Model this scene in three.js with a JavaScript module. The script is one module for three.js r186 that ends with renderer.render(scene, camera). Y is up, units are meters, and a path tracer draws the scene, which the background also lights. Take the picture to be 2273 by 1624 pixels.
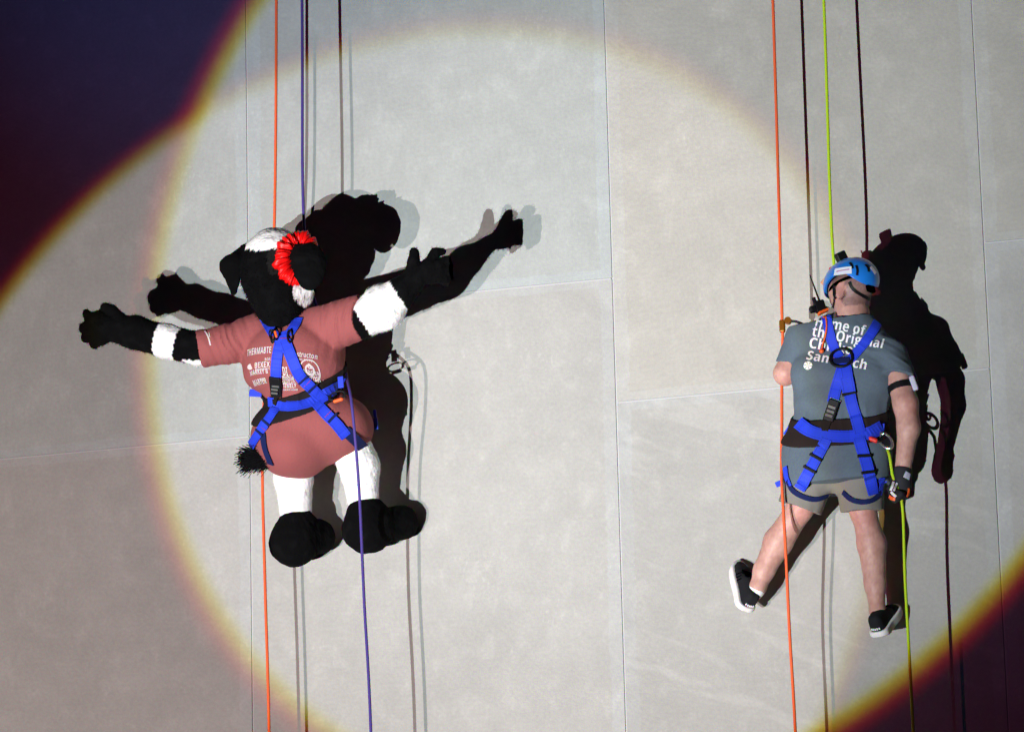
import * as THREE from 'three';
import { ImprovedNoise } from 'three/addons/math/ImprovedNoise.js';
import { mergeGeometries } from 'three/addons/utils/BufferGeometryUtils.js';
import { RoundedBoxGeometry } from 'three/addons/geometries/RoundedBoxGeometry.js';
import { TessellateModifier } from 'three/addons/modifiers/TessellateModifier.js';
import { FontLoader } from 'three/addons/loaders/FontLoader.js';

// ---------- camera, sky, moon, exposure ----------
const scene = new THREE.Scene();
const V = (x, y, z) => new THREE.Vector3(x, y, z);
const R = THREE.MathUtils.degToRad;
const EYE = V(5.5326, 1.7394, 27.6426), LOOK = V(0, 12, 0);
const camera = new THREE.PerspectiveCamera(6.4067, 1024 / 731, 0.5, 400);
camera.position.copy(EYE);
camera.lookAt(LOOK);
camera.rotateZ(-R(1.3955));
camera.updateMatrixWorld();
const renderer = new THREE.WebGLRenderer({ antialias: true });
renderer.toneMapping = THREE.LinearToneMapping;
renderer.toneMappingExposure = 1;
renderer.shadowMap.enabled = true;
{ // night sky
  const w = 64, h = 32, data = new Float32Array(w * h * 4);
  for (let j = 0; j < h; j++) for (let i = 0; i < w; i++) {
    const k = (j * w + i) * 4;
    data[k] = 0.0026; data[k + 1] = 0.0018; data[k + 2] = 0.0042; data[k + 3] = 1;
  }
  const t = new THREE.DataTexture(data, w, h, THREE.RGBAFormat, THREE.FloatType);
  t.mapping = THREE.EquirectangularReflectionMapping; t.needsUpdate = true;
  scene.background = t; scene.environment = t;
}
const moon = new THREE.DirectionalLight(0xb8c4ff, 0.004);
moon.position.set(-10, 40, 30); moon.target.position.set(0, 12, 0); moon.castShadow = true;
moon.shadow.camera.left = -20; moon.shadow.camera.right = 20; moon.shadow.camera.top = 30; moon.shadow.camera.bottom = -20; moon.shadow.camera.far = 120;
scene.add(moon, moon.target);

// follow spots: [lamp position, aim, half angle in degrees, white beam, stray halo]
const SPOTS = [
  { at: V(-6.9, 1.5, 18.4), aim: V(-0.753, 11.02, 0), half: 5.94, rgb: [0.935, 0.85, 0.81], gain: 1080, core: 30, fringe: [0.25, 0.13, 0.02], soft: [0.075, 0.05, 0.035], halo: [0.09, 0.014, 0.036], haloHalf: 11.5 },
  { at: V(-4.95, 1.5, 18.9), aim: V(0.605, 12.41, 0), half: 5.91, rgb: [0.90, 0.955, 0.97], gain: 1310, core: 720, fringe: [0.29, 0.11, -0.06], soft: [0.085, 0.055, 0.035], halo: [0.012, 0.022, 0.05], haloHalf: 8.4, stray: { aim: V(-1.25, 14.9, 0), rgb: [0.0, 0.035, 0.13], half: 4.6 } },
];

// ---------- helpers ----------
let seed = 20241;
const rnd = () => { seed = (seed * 1664525 + 1013904223) >>> 0; return seed / 4294967296; };
const PN = new ImprovedNoise();
const nz = (x, y, z) => PN.noise(x + 57.3, y + 91.7, z + 33.1);
const lerp = THREE.MathUtils.lerp, clamp = THREE.MathUtils.clamp, sstep = THREE.MathUtils.smoothstep;
const FOC = 14508, RIGHT = V(0, 0, 0), UPV = V(0, 0, 0), FWD = V(0, 0, 0);
camera.matrixWorld.extractBasis(RIGHT, UPV, FWD); FWD.negate();
const rayTo = (px, py) => FWD.clone().addScaledVector(RIGHT, (px - 1136.5) / FOC).addScaledVector(UPV, -(py - 812) / FOC).normalize();
// a measured place on the photograph, `out` metres in front of the facade
function at(px, py, out) {
  const d = rayTo(px, py);
  return EYE.clone().addScaledVector(d, (out - EYE.z) / d.z);
}
const taken = {};
const numbered = (n) => { const k = taken[n] = (taken[n] ?? -1) + 1; return k ? `${n}_${String(k).padStart(3, '0')}` : n; };
function obj(name, geometry, material, parent) {
  const m = new THREE.Mesh(Array.isArray(geometry) ? merge(geometry) : geometry, material);
  m.name = parent ? name : numbered(name);
  m.castShadow = m.receiveShadow = true;
  (parent ?? scene).add(m);
  return m;
}
function thing(name, label, category, group) {
  const o = new THREE.Group(); o.name = numbered(name); o.userData = { label, category };
  if (group) o.userData.group = group;
  scene.add(o); return o;
}
function tag(o, label, category, group) { o.userData = { label, category }; if (group) o.userData.group = group; return o; }
function merge(list) {
  return mergeGeometries(list.map((g) => {
    const h = g.index ? g.toNonIndexed() : g;
    for (const k of Object.keys(h.attributes)) if (!['position', 'normal'].includes(k)) h.deleteAttribute(k);
    return h;
  }));
}
function mat(r, g, b, rough = 0.85, more = {}) {
  const m = new THREE.MeshPhysicalMaterial({ roughness: rough, metalness: 0, ...more });
  m.color.setRGB(r, g, b); return m;
}
const box = (w, h, d, r = 0.003) => new RoundedBoxGeometry(w, h, d, 2, Math.min(r, w * 0.45, h * 0.45, d * 0.45));
function place(g, pos, xa, ya, za) { return g.applyMatrix4(new THREE.Matrix4().makeBasis(xa, ya, za).setPosition(pos)); }
const tube = (pts, r, seg = 24, sides = 8, closed = false) => new THREE.TubeGeometry(new THREE.CatmullRomCurve3(pts, closed), seg, r, sides, closed);

// ---------- signed distance bodies ----------
// a bone: a tapered capsule, optionally flattened by (sx, sy, sz) about its first joint
const bone = (a, b, ra, rb, s) => ({ a, ab: b.clone().sub(a), l2: Math.max(1e-9, a.distanceToSquared(b)), ra, rb, s });
const ball = (c, rx, ry, rz) => { const m = Math.min(rx, ry, rz); return { a: c, ab: V(0, 0, 0), l2: 1, ra: m, rb: m, s: [m / rx, m / ry, m / rz], ell: [rx, ry, rz] }; };
function dist(p, x, y, z) {
  let dx = x - p.a.x, dy = y - p.a.y, dz = z - p.a.z;
  if (p.ell) {
    const [rx, ry, rz] = p.ell, ux = dx / rx, uy = dy / ry, uz = dz / rz, k0 = Math.sqrt(ux * ux + uy * uy + uz * uz);
    const k1 = Math.hypot(ux / rx, uy / ry, uz / rz); return k1 < 1e-9 ? -p.ra : k0 * (k0 - 1) / k1;
  }
  const t = clamp((dx * p.ab.x + dy * p.ab.y + dz * p.ab.z) / p.l2, 0, 1);
  dx -= p.ab.x * t; dy -= p.ab.y * t; dz -= p.ab.z * t;
  if (p.s) { dx *= p.s[0]; dy *= p.s[1]; dz *= p.s[2]; }
  return Math.sqrt(dx * dx + dy * dy + dz * dz) - (p.ra + (p.rb - p.ra) * t);
}
const smin = (a, b, k) => { const h = Math.max(k - Math.abs(a - b), 0) / k; return Math.min(a, b) - h * h * k * 0.25; };
const blend = (prims, k) => (x, y, z) => { let d = dist(prims[0], x, y, z); for (let i = 1; i < prims.length; i++) d = smin(d, dist(prims[i], x, y, z), k); return d; };
const plane = (p, n) => { const m = n.clone().normalize(), c = m.dot(p); return (x, y, z) => m.x * x + m.y * y + m.z * z - c; }; // positive on the side of n
const both = (...f) => (x, y, z) => { let d = f[0](x, y, z); for (let i = 1; i < f.length; i++) d = Math.max(d, f[i](x, y, z)); return d; };
const join = (k, ...f) => (x, y, z) => { let d = f[0](x, y, z); for (let i = 1; i < f.length; i++) d = smin(d, f[i](x, y, z), k); return d; };
function local(o, xa, ya, za) { return (x, y, z) => { const a = x - o.x, b = y - o.y, c = z - o.z; return [a * xa.x + b * xa.y + c * xa.z, a * ya.x + b * ya.y + c * ya.z, a * za.x + b * za.y + c * za.z]; }; }
// naive surface nets
function skin(f, lo, hi, cell, paint) {
  const n = [0, 1, 2].map((k) => Math.ceil((hi.getComponent(k) - lo.getComponent(k)) / cell) + 1), [nx, ny, nzz] = n;
  const v = new Float32Array(nx * ny * nzz);
  for (let k = 0, i = 0; k < nzz; k++) for (let j = 0; j < ny; j++) for (let a = 0; a < nx; a++, i++) v[i] = f(lo.x + a * cell, lo.y + j * cell, lo.z + k * cell);
  const id = new Int32Array(nx * ny * nzz).fill(-1), pos = [], index = [], off = [];
  for (let c = 0; c < 8; c++) off.push((c & 1) + ((c >> 1) & 1) * nx + (c >> 2) * nx * ny);
  const edges = [[0, 1], [2, 3], [4, 5], [6, 7], [0, 2], [1, 3], [4, 6], [5, 7], [0, 4], [1, 5], [2, 6], [3, 7]];
  for (let k = 0; k < nzz - 1; k++) for (let j = 0; j < ny - 1; j++) for (let a = 0; a < nx - 1; a++) {
    const i = a + j * nx + k * nx * ny; let mask = 0;
    for (let c = 0; c < 8; c++) if (v[i + off[c]] < 0) mask |= 1 << c;
    if (mask === 0 || mask === 255) continue;
    let x = 0, y = 0, z = 0, m = 0;
    for (const [p, q] of edges) if (((mask >> p) & 1) !== ((mask >> q) & 1)) {
      const t = v[i + off[p]] / (v[i + off[p]] - v[i + off[q]]);
      x += lerp(p & 1, q & 1, t); y += lerp((p >> 1) & 1, (q >> 1) & 1, t); z += lerp(p >> 2, q >> 2, t); m++;
    }
    id[i] = pos.length / 3; pos.push(lo.x + (a + x / m) * cell, lo.y + (j + y / m) * cell, lo.z + (k + z / m) * cell);
  }
  const quad = (a, b, c, d, flip) => { if (a < 0 || b < 0 || c < 0 || d < 0) return; if (flip) index.push(a, c, b, a, d, c); else index.push(a, b, c, a, c, d); };
  for (let k = 1; k < nzz - 1; k++) for (let j = 1; j < ny - 1; j++) for (let a = 1; a < nx - 1; a++) {
    const i = a + j * nx + k * nx * ny, s = v[i] < 0;
    if (s !== v[i + 1] < 0) quad(id[i - nx - nx * ny], id[i - nx * ny], id[i], id[i - nx], !s);
    if (s !== v[i + nx] < 0) quad(id[i - 1 - nx * ny], id[i - nx * ny], id[i], id[i - 1], s);
    if (s !== v[i + nx * ny] < 0) quad(id[i - 1 - nx], id[i - nx], id[i], id[i - 1], !s);
  }
  const g = new THREE.BufferGeometry(), nrm = new Float32Array(pos.length), e = cell * 0.35;
  for (let i = 0; i < pos.length; i += 3) {
    const [x, y, z] = [pos[i], pos[i + 1], pos[i + 2]], gx = f(x + e, y, z) - f(x - e, y, z), gy = f(x, y + e, z) - f(x, y - e, z), gz = f(x, y, z + e) - f(x, y, z - e), l = Math.hypot(gx, gy, gz) || 1;
    nrm[i] = gx / l; nrm[i + 1] = gy / l; nrm[i + 2] = gz / l;
  }
  g.setAttribute('position', new THREE.Float32BufferAttribute(pos, 3));
  g.setAttribute('normal', new THREE.BufferAttribute(nrm, 3));
  if (paint) { const col = new Float32Array(pos.length); for (let i = 0; i < pos.length; i += 3) paint(pos[i], pos[i + 1], pos[i + 2]).forEach((c, k) => { col[i + k] = c; }); g.setAttribute('color', new THREE.BufferAttribute(col, 3)); }
  g.setIndex(index); return g;
}
const fence = (pts, pad) => { const b = new THREE.Box3().setFromPoints(pts).expandByScalar(pad); return [b.min, b.max]; };
function normalAt(f, p) { const e = 0.004; return V(f(p.x + e, p.y, p.z) - f(p.x - e, p.y, p.z), f(p.x, p.y + e, p.z) - f(p.x, p.y - e, p.z), f(p.x, p.y, p.z + e) - f(p.x, p.y, p.z - e)).normalize(); }
function cast(f, from, dir, reach) { // first point of the body along a ray
  const p = from.clone();
  for (let t = 0, i = 0; t < reach && i < 600; i++) { const d = f(p.x, p.y, p.z); if (d < 0.0008) return p; const s = Math.max(d * 0.6, 0.001); p.addScaledVector(dir, s); t += s; }
  return null;
}
function onBody(f, px, py) { // where the sight line meets the body, or comes nearest to it
  const a = at(px, py, 1.2), d = rayTo(px, py), hit = cast(f, a, d, 1.3); if (hit) return hit;
  let best = a, low = 9; for (let t = 0; t < 1.2; t += 0.01) { const p = a.clone().addScaledVector(d, t), v = f(p.x, p.y, p.z); if (v < low) { low = v; best = p; } }
  return best.addScaledVector(normalAt(f, best), -low);
}
// a webbing strap lying on a body through measured points
function curve2(pts, n) { const c = new THREE.CatmullRomCurve3(pts.map(([x, y]) => V(x, y, 0)), false, 'centripetal'); return c.getPoints(n); }
function ribbon(points, normals, width, th, closed) {
  const pos = [], uv = [], index = [], n = points.length, sec = [[-0.5, -0.5], [-0.5, 0.35], [-0.46, 0.5], [0.46, 0.5], [0.5, 0.35], [0.5, -0.5]], m = sec.length;
  let run = 0;
  for (let i = 0; i < n; i++) {
    if (i) run += points[i].distanceTo(points[i - 1]);
    const a = points[closed ? (i + n - 1) % n : Math.max(0, i - 1)], b = points[closed ? (i + 1) % n : Math.min(n - 1, i + 1)];
    const t = b.clone().sub(a).normalize(), side = t.clone().cross(normals[i]).normalize(), up = side.clone().cross(t);
    for (const [u, w] of sec) uv.push(u + 0.5, run / 0.05), pos.push(...points[i].clone().addScaledVector(side, u * width).addScaledVector(up, (w + 0.5) * th).toArray());
  }
  for (let i = 0; i < (closed ? n : n - 1); i++) for (let k = 0; k < m; k++) { const j = (i + 1) % n, l = (k + 1) % m, a = i * m + k, b = i * m + l, c = j * m + l, d = j * m + k; index.push(a, b, c, a, c, d); }
  if (!closed) for (const o of [0, (n - 1) * m]) for (let k = 1; k < m - 1; k++) index.push(o, o + k, o + k + 1);
  const g = new THREE.BufferGeometry(); g.setAttribute('position', new THREE.Float32BufferAttribute(pos, 3)); g.setAttribute('uv', new THREE.Float32BufferAttribute(uv, 2)); g.setIndex(index);
  const h = g.toNonIndexed(); h.computeVertexNormals(); return h;
}
function strap(f, pts, width, { th = 0.003, lift = 0.002, n = 22 } = {}) {
  const P = [], N = [];
  for (const q of curve2(pts, n)) { const p = onBody(f, q.x, q.y); if (!p) continue; const nn = normalAt(f, p); P.push(p); N.push(nn); }
  for (let it = 0; it < 3; it++) for (let i = 1; i < N.length - 1; i++) N[i].add(N[i - 1]).add(N[i + 1]).normalize();
  P.forEach((p, i) => p.addScaledVector(N[i], lift));
  return ribbon(P, N, width, th);
}
// a belt all the way round a body
function belt(f, centre, ax, ay, width, { th = 0.004, lift = 0.002, n = 56, far = 0.6 } = {}) {
  const P = [], N = [];
  for (let i = 0; i < n; i++) {
    const a = i / n * Math.PI * 2, d = ax.clone().multiplyScalar(Math.cos(a)).addScaledVector(ay, Math.sin(a));
    const p = cast(f, centre.clone().addScaledVector(d, far), d.clone().negate(), far); if (!p) continue;
    P.push(p); N.push(d.normalize());
  }
  P.forEach((p, i) => p.addScaledVector(N[i], lift));
  return ribbon(P, N, width, th, true);
}
// a padded belt that hugs a body between two planes
function padBelt(f, c, ax, ay, width, th) {
  const n = ax.clone().cross(ay).normalize(), d = c.dot(n);
  return (x, y, z) => { const h = Math.abs(x * n.x + y * n.y + z * n.z - d) - width / 2; const a = f(x, y, z) - th; return Math.max(a, h) + (a > -0.006 && h > -0.006 ? Math.hypot(a + 0.006, h + 0.006) - 0.006 - Math.max(a, h) : 0); };
}
function buckle(f, px, py, angle, w, h, d, lift = 0.005) { // a small hard block on a body
  const p = onBody(f, px, py), n = normalAt(f, p), e = at(px + Math.cos(angle) * 10, py + Math.sin(angle) * 10, p.z).sub(at(px, py, p.z));
  const x = e.addScaledVector(n, -e.dot(n)).normalize(), y = n.clone().cross(x);
  return place(box(w, h, d, d * 0.35), p.addScaledVector(n, lift + d * 0.4), x, y, n);
}
const font = await new FontLoader().loadAsync('fonts/droid/droid_sans_bold.typeface.json');
// lettering printed on cloth: glyph outlines laid on the body
function print(f, string, a, xa, ya, size, width, lift = 0.0028) {
  const g = new TessellateModifier(0.16, 6).modify(new THREE.ShapeGeometry(font.generateShapes(string, 1), 3)); g.computeBoundingBox();
  const b = g.boundingBox, n = xa.clone().cross(ya).normalize(), sx = width ? width / (b.max.x - b.min.x) : size, pos = g.attributes.position, nn = g.attributes.normal;
  for (let i = 0; i < pos.count; i++) {
    const o = a.clone().addScaledVector(xa, (pos.getX(i) - b.min.x) * sx).addScaledVector(ya, pos.getY(i) * size);
    const q = cast(f, o.clone().addScaledVector(n, 0.3), n.clone().negate(), 0.7) ?? o, m = normalAt(f, q); q.addScaledVector(m, lift);
    pos.setXYZ(i, q.x, q.y, q.z); nn.setXYZ(i, m.x, m.y, m.z);
  }
  return g;
}
function frameOn(f, a, b, c) { // print frame from three measured points: origin, along the line, up
  const A = onBody(f, ...a), B = onBody(f, ...b), C = onBody(f, ...c), x = B.clone().sub(A).normalize(), y = C.clone().sub(A); y.addScaledVector(x, -y.dot(x)).normalize();
  return { A, x, y };
}

// ---------- textures ----------
function canvasFree(w, h, fn, srgb) {
  const data = new Uint8Array(w * h * 4);
  for (let j = 0; j < h; j++) for (let i = 0; i < w; i++) { const c = fn(i, j), k = (j * w + i) * 4; data[k] = clamp(c[0], 0, 255); data[k + 1] = clamp(c[1], 0, 255); data[k + 2] = clamp(c[2], 0, 255); data[k + 3] = 255; }
  const t = new THREE.DataTexture(data, w, h); t.magFilter = t.minFilter = THREE.LinearFilter; t.wrapS = t.wrapT = THREE.RepeatWrapping; if (srgb) t.colorSpace = THREE.SRGBColorSpace; t.needsUpdate = true; return t;
}
const fbm = (x, y, z, n = 4) => { let s = 0, a = 0.5; for (let i = 0; i < n; i++, a *= 0.5, x *= 2.03, y *= 2.03) s += a * nz(x, y, z + i * 7.7); return s; };

// ---------- the setting ----------
const ground = obj('ground', new THREE.PlaneGeometry(240, 240).rotateX(-Math.PI / 2), mat(0.05, 0.048, 0.046, 0.95));
ground.userData = { kind: 'structure' };

const PW = 1.7225, PH = 3.6, GAP = 0.007, X0 = -1.2405;
const facade = thing('office_building', 'tall pale concrete panel building whose facade the ropes hang down', 'building');
{
  const panelMat = [0, 1, 2, 3, 4].map((v) => {
    const w = 512, h = 1024, px = PW / w, py = PH / h, tint = [[1.005, 1, 0.985], [1.005, 1.0, 0.99], [0.98, 1.0, 0.995], [0.965, 0.96, 0.945], [1.015, 1.0, 0.97]][v];
    const map = canvasFree(w, h, (i, j) => {
      const x = i * px, y = j * py, e = Math.min(x, PW - x), ev = Math.min(y, PH - y);
      let l = 174 + 9 * fbm(x * 1.3, y * 1.3, v * 9.1) + 9 * fbm(x * 7, y * 7, v * 5.3 + 2) + 5 * nz(x * 60, y * 60, v) + (rnd() - 0.5) * 7;
      const blot = fbm(x * 11, y * 8, v * 3.1 + 40, 3); if (blot > 0.08) l += Math.min(8, (blot - 0.08) * 34) * (0.4 + 0.6 * Math.abs(nz(x * 45, y * 45, 8)) * 2);          // pale lime bloom
      if (v === 3) { const s = nz(x * 2.2 + y * 0.9, y * 9 + x * 4.2, 3.3) + 0.6 * nz(x * 7, y * 26 + x * 12, 9); if (s > 0.34) l += Math.min(7, (s - 0.34) * 26); } // slanting wipe marks
      const edge = 0.062 + 0.02 * fbm(y * 3, x > PW / 2 ? 4 : 9, v) + 0.006 * nz(y * 40, x, v), rim = 0.045 + 0.018 * fbm(x * 4, y > PH / 2 ? 2 : 7, v + 5);
      const film = Math.max(e < edge ? 1 : 0, ev < rim ? 1 : 0) * (0.55 + 0.6 * fbm(x * 5, y * 5, v + 60)); // sealer band wiped along the joints
      l += film * 8;
      const cool = film * 4;
      const fleck = nz(x * 85, y * 38, v * 2 + 12) * nz(x * 3, y * 3, v + 70); if (fleck > 0.2) l += Math.min(8, (fleck - 0.2) * 55);   // scuffs
      return [l * tint[0] - cool * 0.7, l * tint[1] + cool * 0.1, l * tint[2] * 0.985 + cool];
    }, true);
    const bump = canvasFree(w, h, (i, j) => { const b = 128 + 60 * nz(i * 0.21, j * 0.21, v) + 50 * (rnd() - 0.5); return [b, b, b]; });
    return new THREE.MeshStandardMaterial({ map, bumpMap: bump, bumpScale: 0.0012, roughness: 0.88 });
  });
  const g = box(PW - GAP, PH - GAP, 0.12, 0.0022), p = g.attributes.position, uv = g.attributes.uv;
  for (let i = 0; i < p.count; i++) uv.setXY(i, p.getX(i) / PW + 0.5, p.getY(i) / PH + 0.5);
  const beadG = box(PW - 0.012, 0.011, 0.012, 0.004), beadM = mat(0.46, 0.465, 0.465, 0.7);
  const sealant = mat(0.5, 0.5, 0.5, 0.6), sv = [], sh = [];
  for (let c = -5; c <= 7; c++) {
    const x = X0 + (c - 0.5) * PW, phase = ((c % 2) + 2) % 2 ? 12.382 : 11.776;   // c = 0 is the column left of the first joint
    for (let r = -4; r <= 3; r++) {
      let y0 = phase + r * PH, y1 = y0 + PH; if (y1 <= 0.3) continue;
      const pick = { '0,-1': 1, '0,0': 2, '1,-1': 0, '1,0': 2, '2,-1': 3, '2,0': 4, '3,-1': 1, '3,0': 4 }[`${c},${r}`] ?? Math.floor(rnd() * 5);
      const m = obj('panel', g, panelMat[pick], facade); m.position.set(x, (y0 + y1) / 2, -0.06);
      const bead = obj('joint_bead', beadG, beadM, facade); bead.position.set(x, y0, -0.0045);
    }
  }
  const back = obj('joint_sealant', box(PW * 13.2, 30, 0.3, 0.01), sealant, facade); back.position.set(X0 + 0.5 * PW, 13.5, -0.1555);
  obj('roof_coping', box(PW * 13.4, 0.25, 0.7, 0.02), mat(0.3, 0.3, 0.3), facade).position.set(X0 + 0.5 * PW, 28.4, -0.2);
}
// follow spots on the plaza, out of frame
{
  const shell = mat(0.02, 0.02, 0.02, 0.5), steel = mat(0.1, 0.1, 0.1, 0.4, { metalness: 0.7 });
  SPOTS.forEach((s, i) => {
    const o = thing('follow_spot', ['black follow spot lamp on a tripod, farther from the camera', 'black follow spot lamp on a tripod, nearer to the camera'][i], 'spotlight', 'follow spots on the plaza');
    const d = s.aim.clone().sub(s.at).normalize(), x = d.clone().cross(V(0, 1, 0)).normalize(), y = x.clone().cross(d);
    const barrel = (r0, r1, l, z) => place(new THREE.CylinderGeometry(r0, r1, l, 32).rotateX(Math.PI / 2), s.at.clone().addScaledVector(d, z), x, y, d.clone());
    obj('lamp_housing', barrel(0.16, 0.2, 1.1, -0.65), shell, o);
    const lens = obj('lamp_lens', barrel(0.13, 0.13, 0.02, -0.06), mat(0.9, 0.9, 0.9, 0.2, { emissive: 0xffffff, emissiveIntensity: 2 }), o); lens.castShadow = false;
    const foot = s.at.clone().addScaledVector(d, -0.65);
    obj('pole', tube([V(foot.x, 0.5, foot.z), V(foot.x, foot.y - 0.15, foot.z)], 0.03, 2), steel, o);
    for (let k = 0; k < 3; k++) { const a = k * 2.094 + 0.4; obj('leg', tube([V(foot.x, 0.62, foot.z), V(foot.x + Math.cos(a) * 0.55, 0.02, foot.z + Math.sin(a) * 0.55)], 0.018, 2), steel, o); }
    const add = (rgb, gain, half, pen, aim = s.aim) => {
      const l = new THREE.SpotLight(0xffffff, gain, 0, R(half), pen, 2); l.color.setRGB(...rgb); l.position.copy(s.at); l.target.position.copy(aim);
      l.castShadow = true; l.shadow.radius = 1.3; l.name = 'beam'; scene.add(l, l.target);
    };
    // the lens focuses red, green and blue to slightly different widths
    for (let k = 0; k < 3; k++) add([0, 1, 2].map((c) => (c === k ? s.rgb[k] : 0)), s.gain, s.half + s.fringe[k], s.soft[k]);
    add(s.rgb, s.core, s.half - 0.1, 1);                            // brighter middle of the beam
    if (s.stray) add(s.stray.rgb, s.gain, s.stray.half, 1, s.stray.aim);
    add(s.halo, s.gain, s.haloHalf, 0.8);                          // stray light round the beam
  });
}
// ---------- shared gear materials ----------
const cloth = (r, g, b, more = {}) => mat(r, g, b, 0.92, { sheen: 0.25, sheenRoughness: 0.7, sheenColor: new THREE.Color().setRGB(Math.min(1, r * 2), Math.min(1, g * 2), Math.min(1, b * 2)), ...more });
const weave = canvasFree(64, 64, (i, j) => { const u = i / 63, e = Math.min(u, 1 - u), rib = 0.5 + 0.5 * Math.sin(u * 62), hatch = 0.5 + 0.5 * Math.sin((j + (Math.floor(i / 3) % 2) * 2) / 64 * Math.PI * 2 * 16), thread = e > 0.1 && e < 0.15 ? 0.82 : 1, k = 255 * (0.8 + 0.1 * rib * hatch + 0.06 * hatch + 0.04 * rnd()) * thread; return [k, k, k]; }, true);
const M = {
  blue: mat(0.026, 0.07, 0.88, 0.65, { map: weave, specularIntensity: 0.5 }), navy: mat(0.008, 0.014, 0.075, 0.8, { specularIntensity: 0.3 }), pad: mat(0.014, 0.011, 0.011, 0.9, { specularIntensity: 0.3 }), black: mat(0.006, 0.006, 0.007, 0.5, { specularIntensity: 0.4 }),
  grey: mat(0.1, 0.1, 0.095, 0.5), steel: mat(0.55, 0.55, 0.55, 0.25, { metalness: 0.9 }), orange: mat(0.85, 0.12, 0.015, 0.55), red: mat(0.7, 0.03, 0.02, 0.5),
  stitch: mat(0.3, 0.02, 0.08, 0.8), white: mat(0.8, 0.8, 0.8, 0.8), tagGrey: mat(0.5, 0.5, 0.62, 0.6), tab: mat(0.02, 0.055, 0.66, 0.65), amber: mat(0.28, 0.1, 0.008, 0.35, { metalness: 0.5 }),
};

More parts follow.
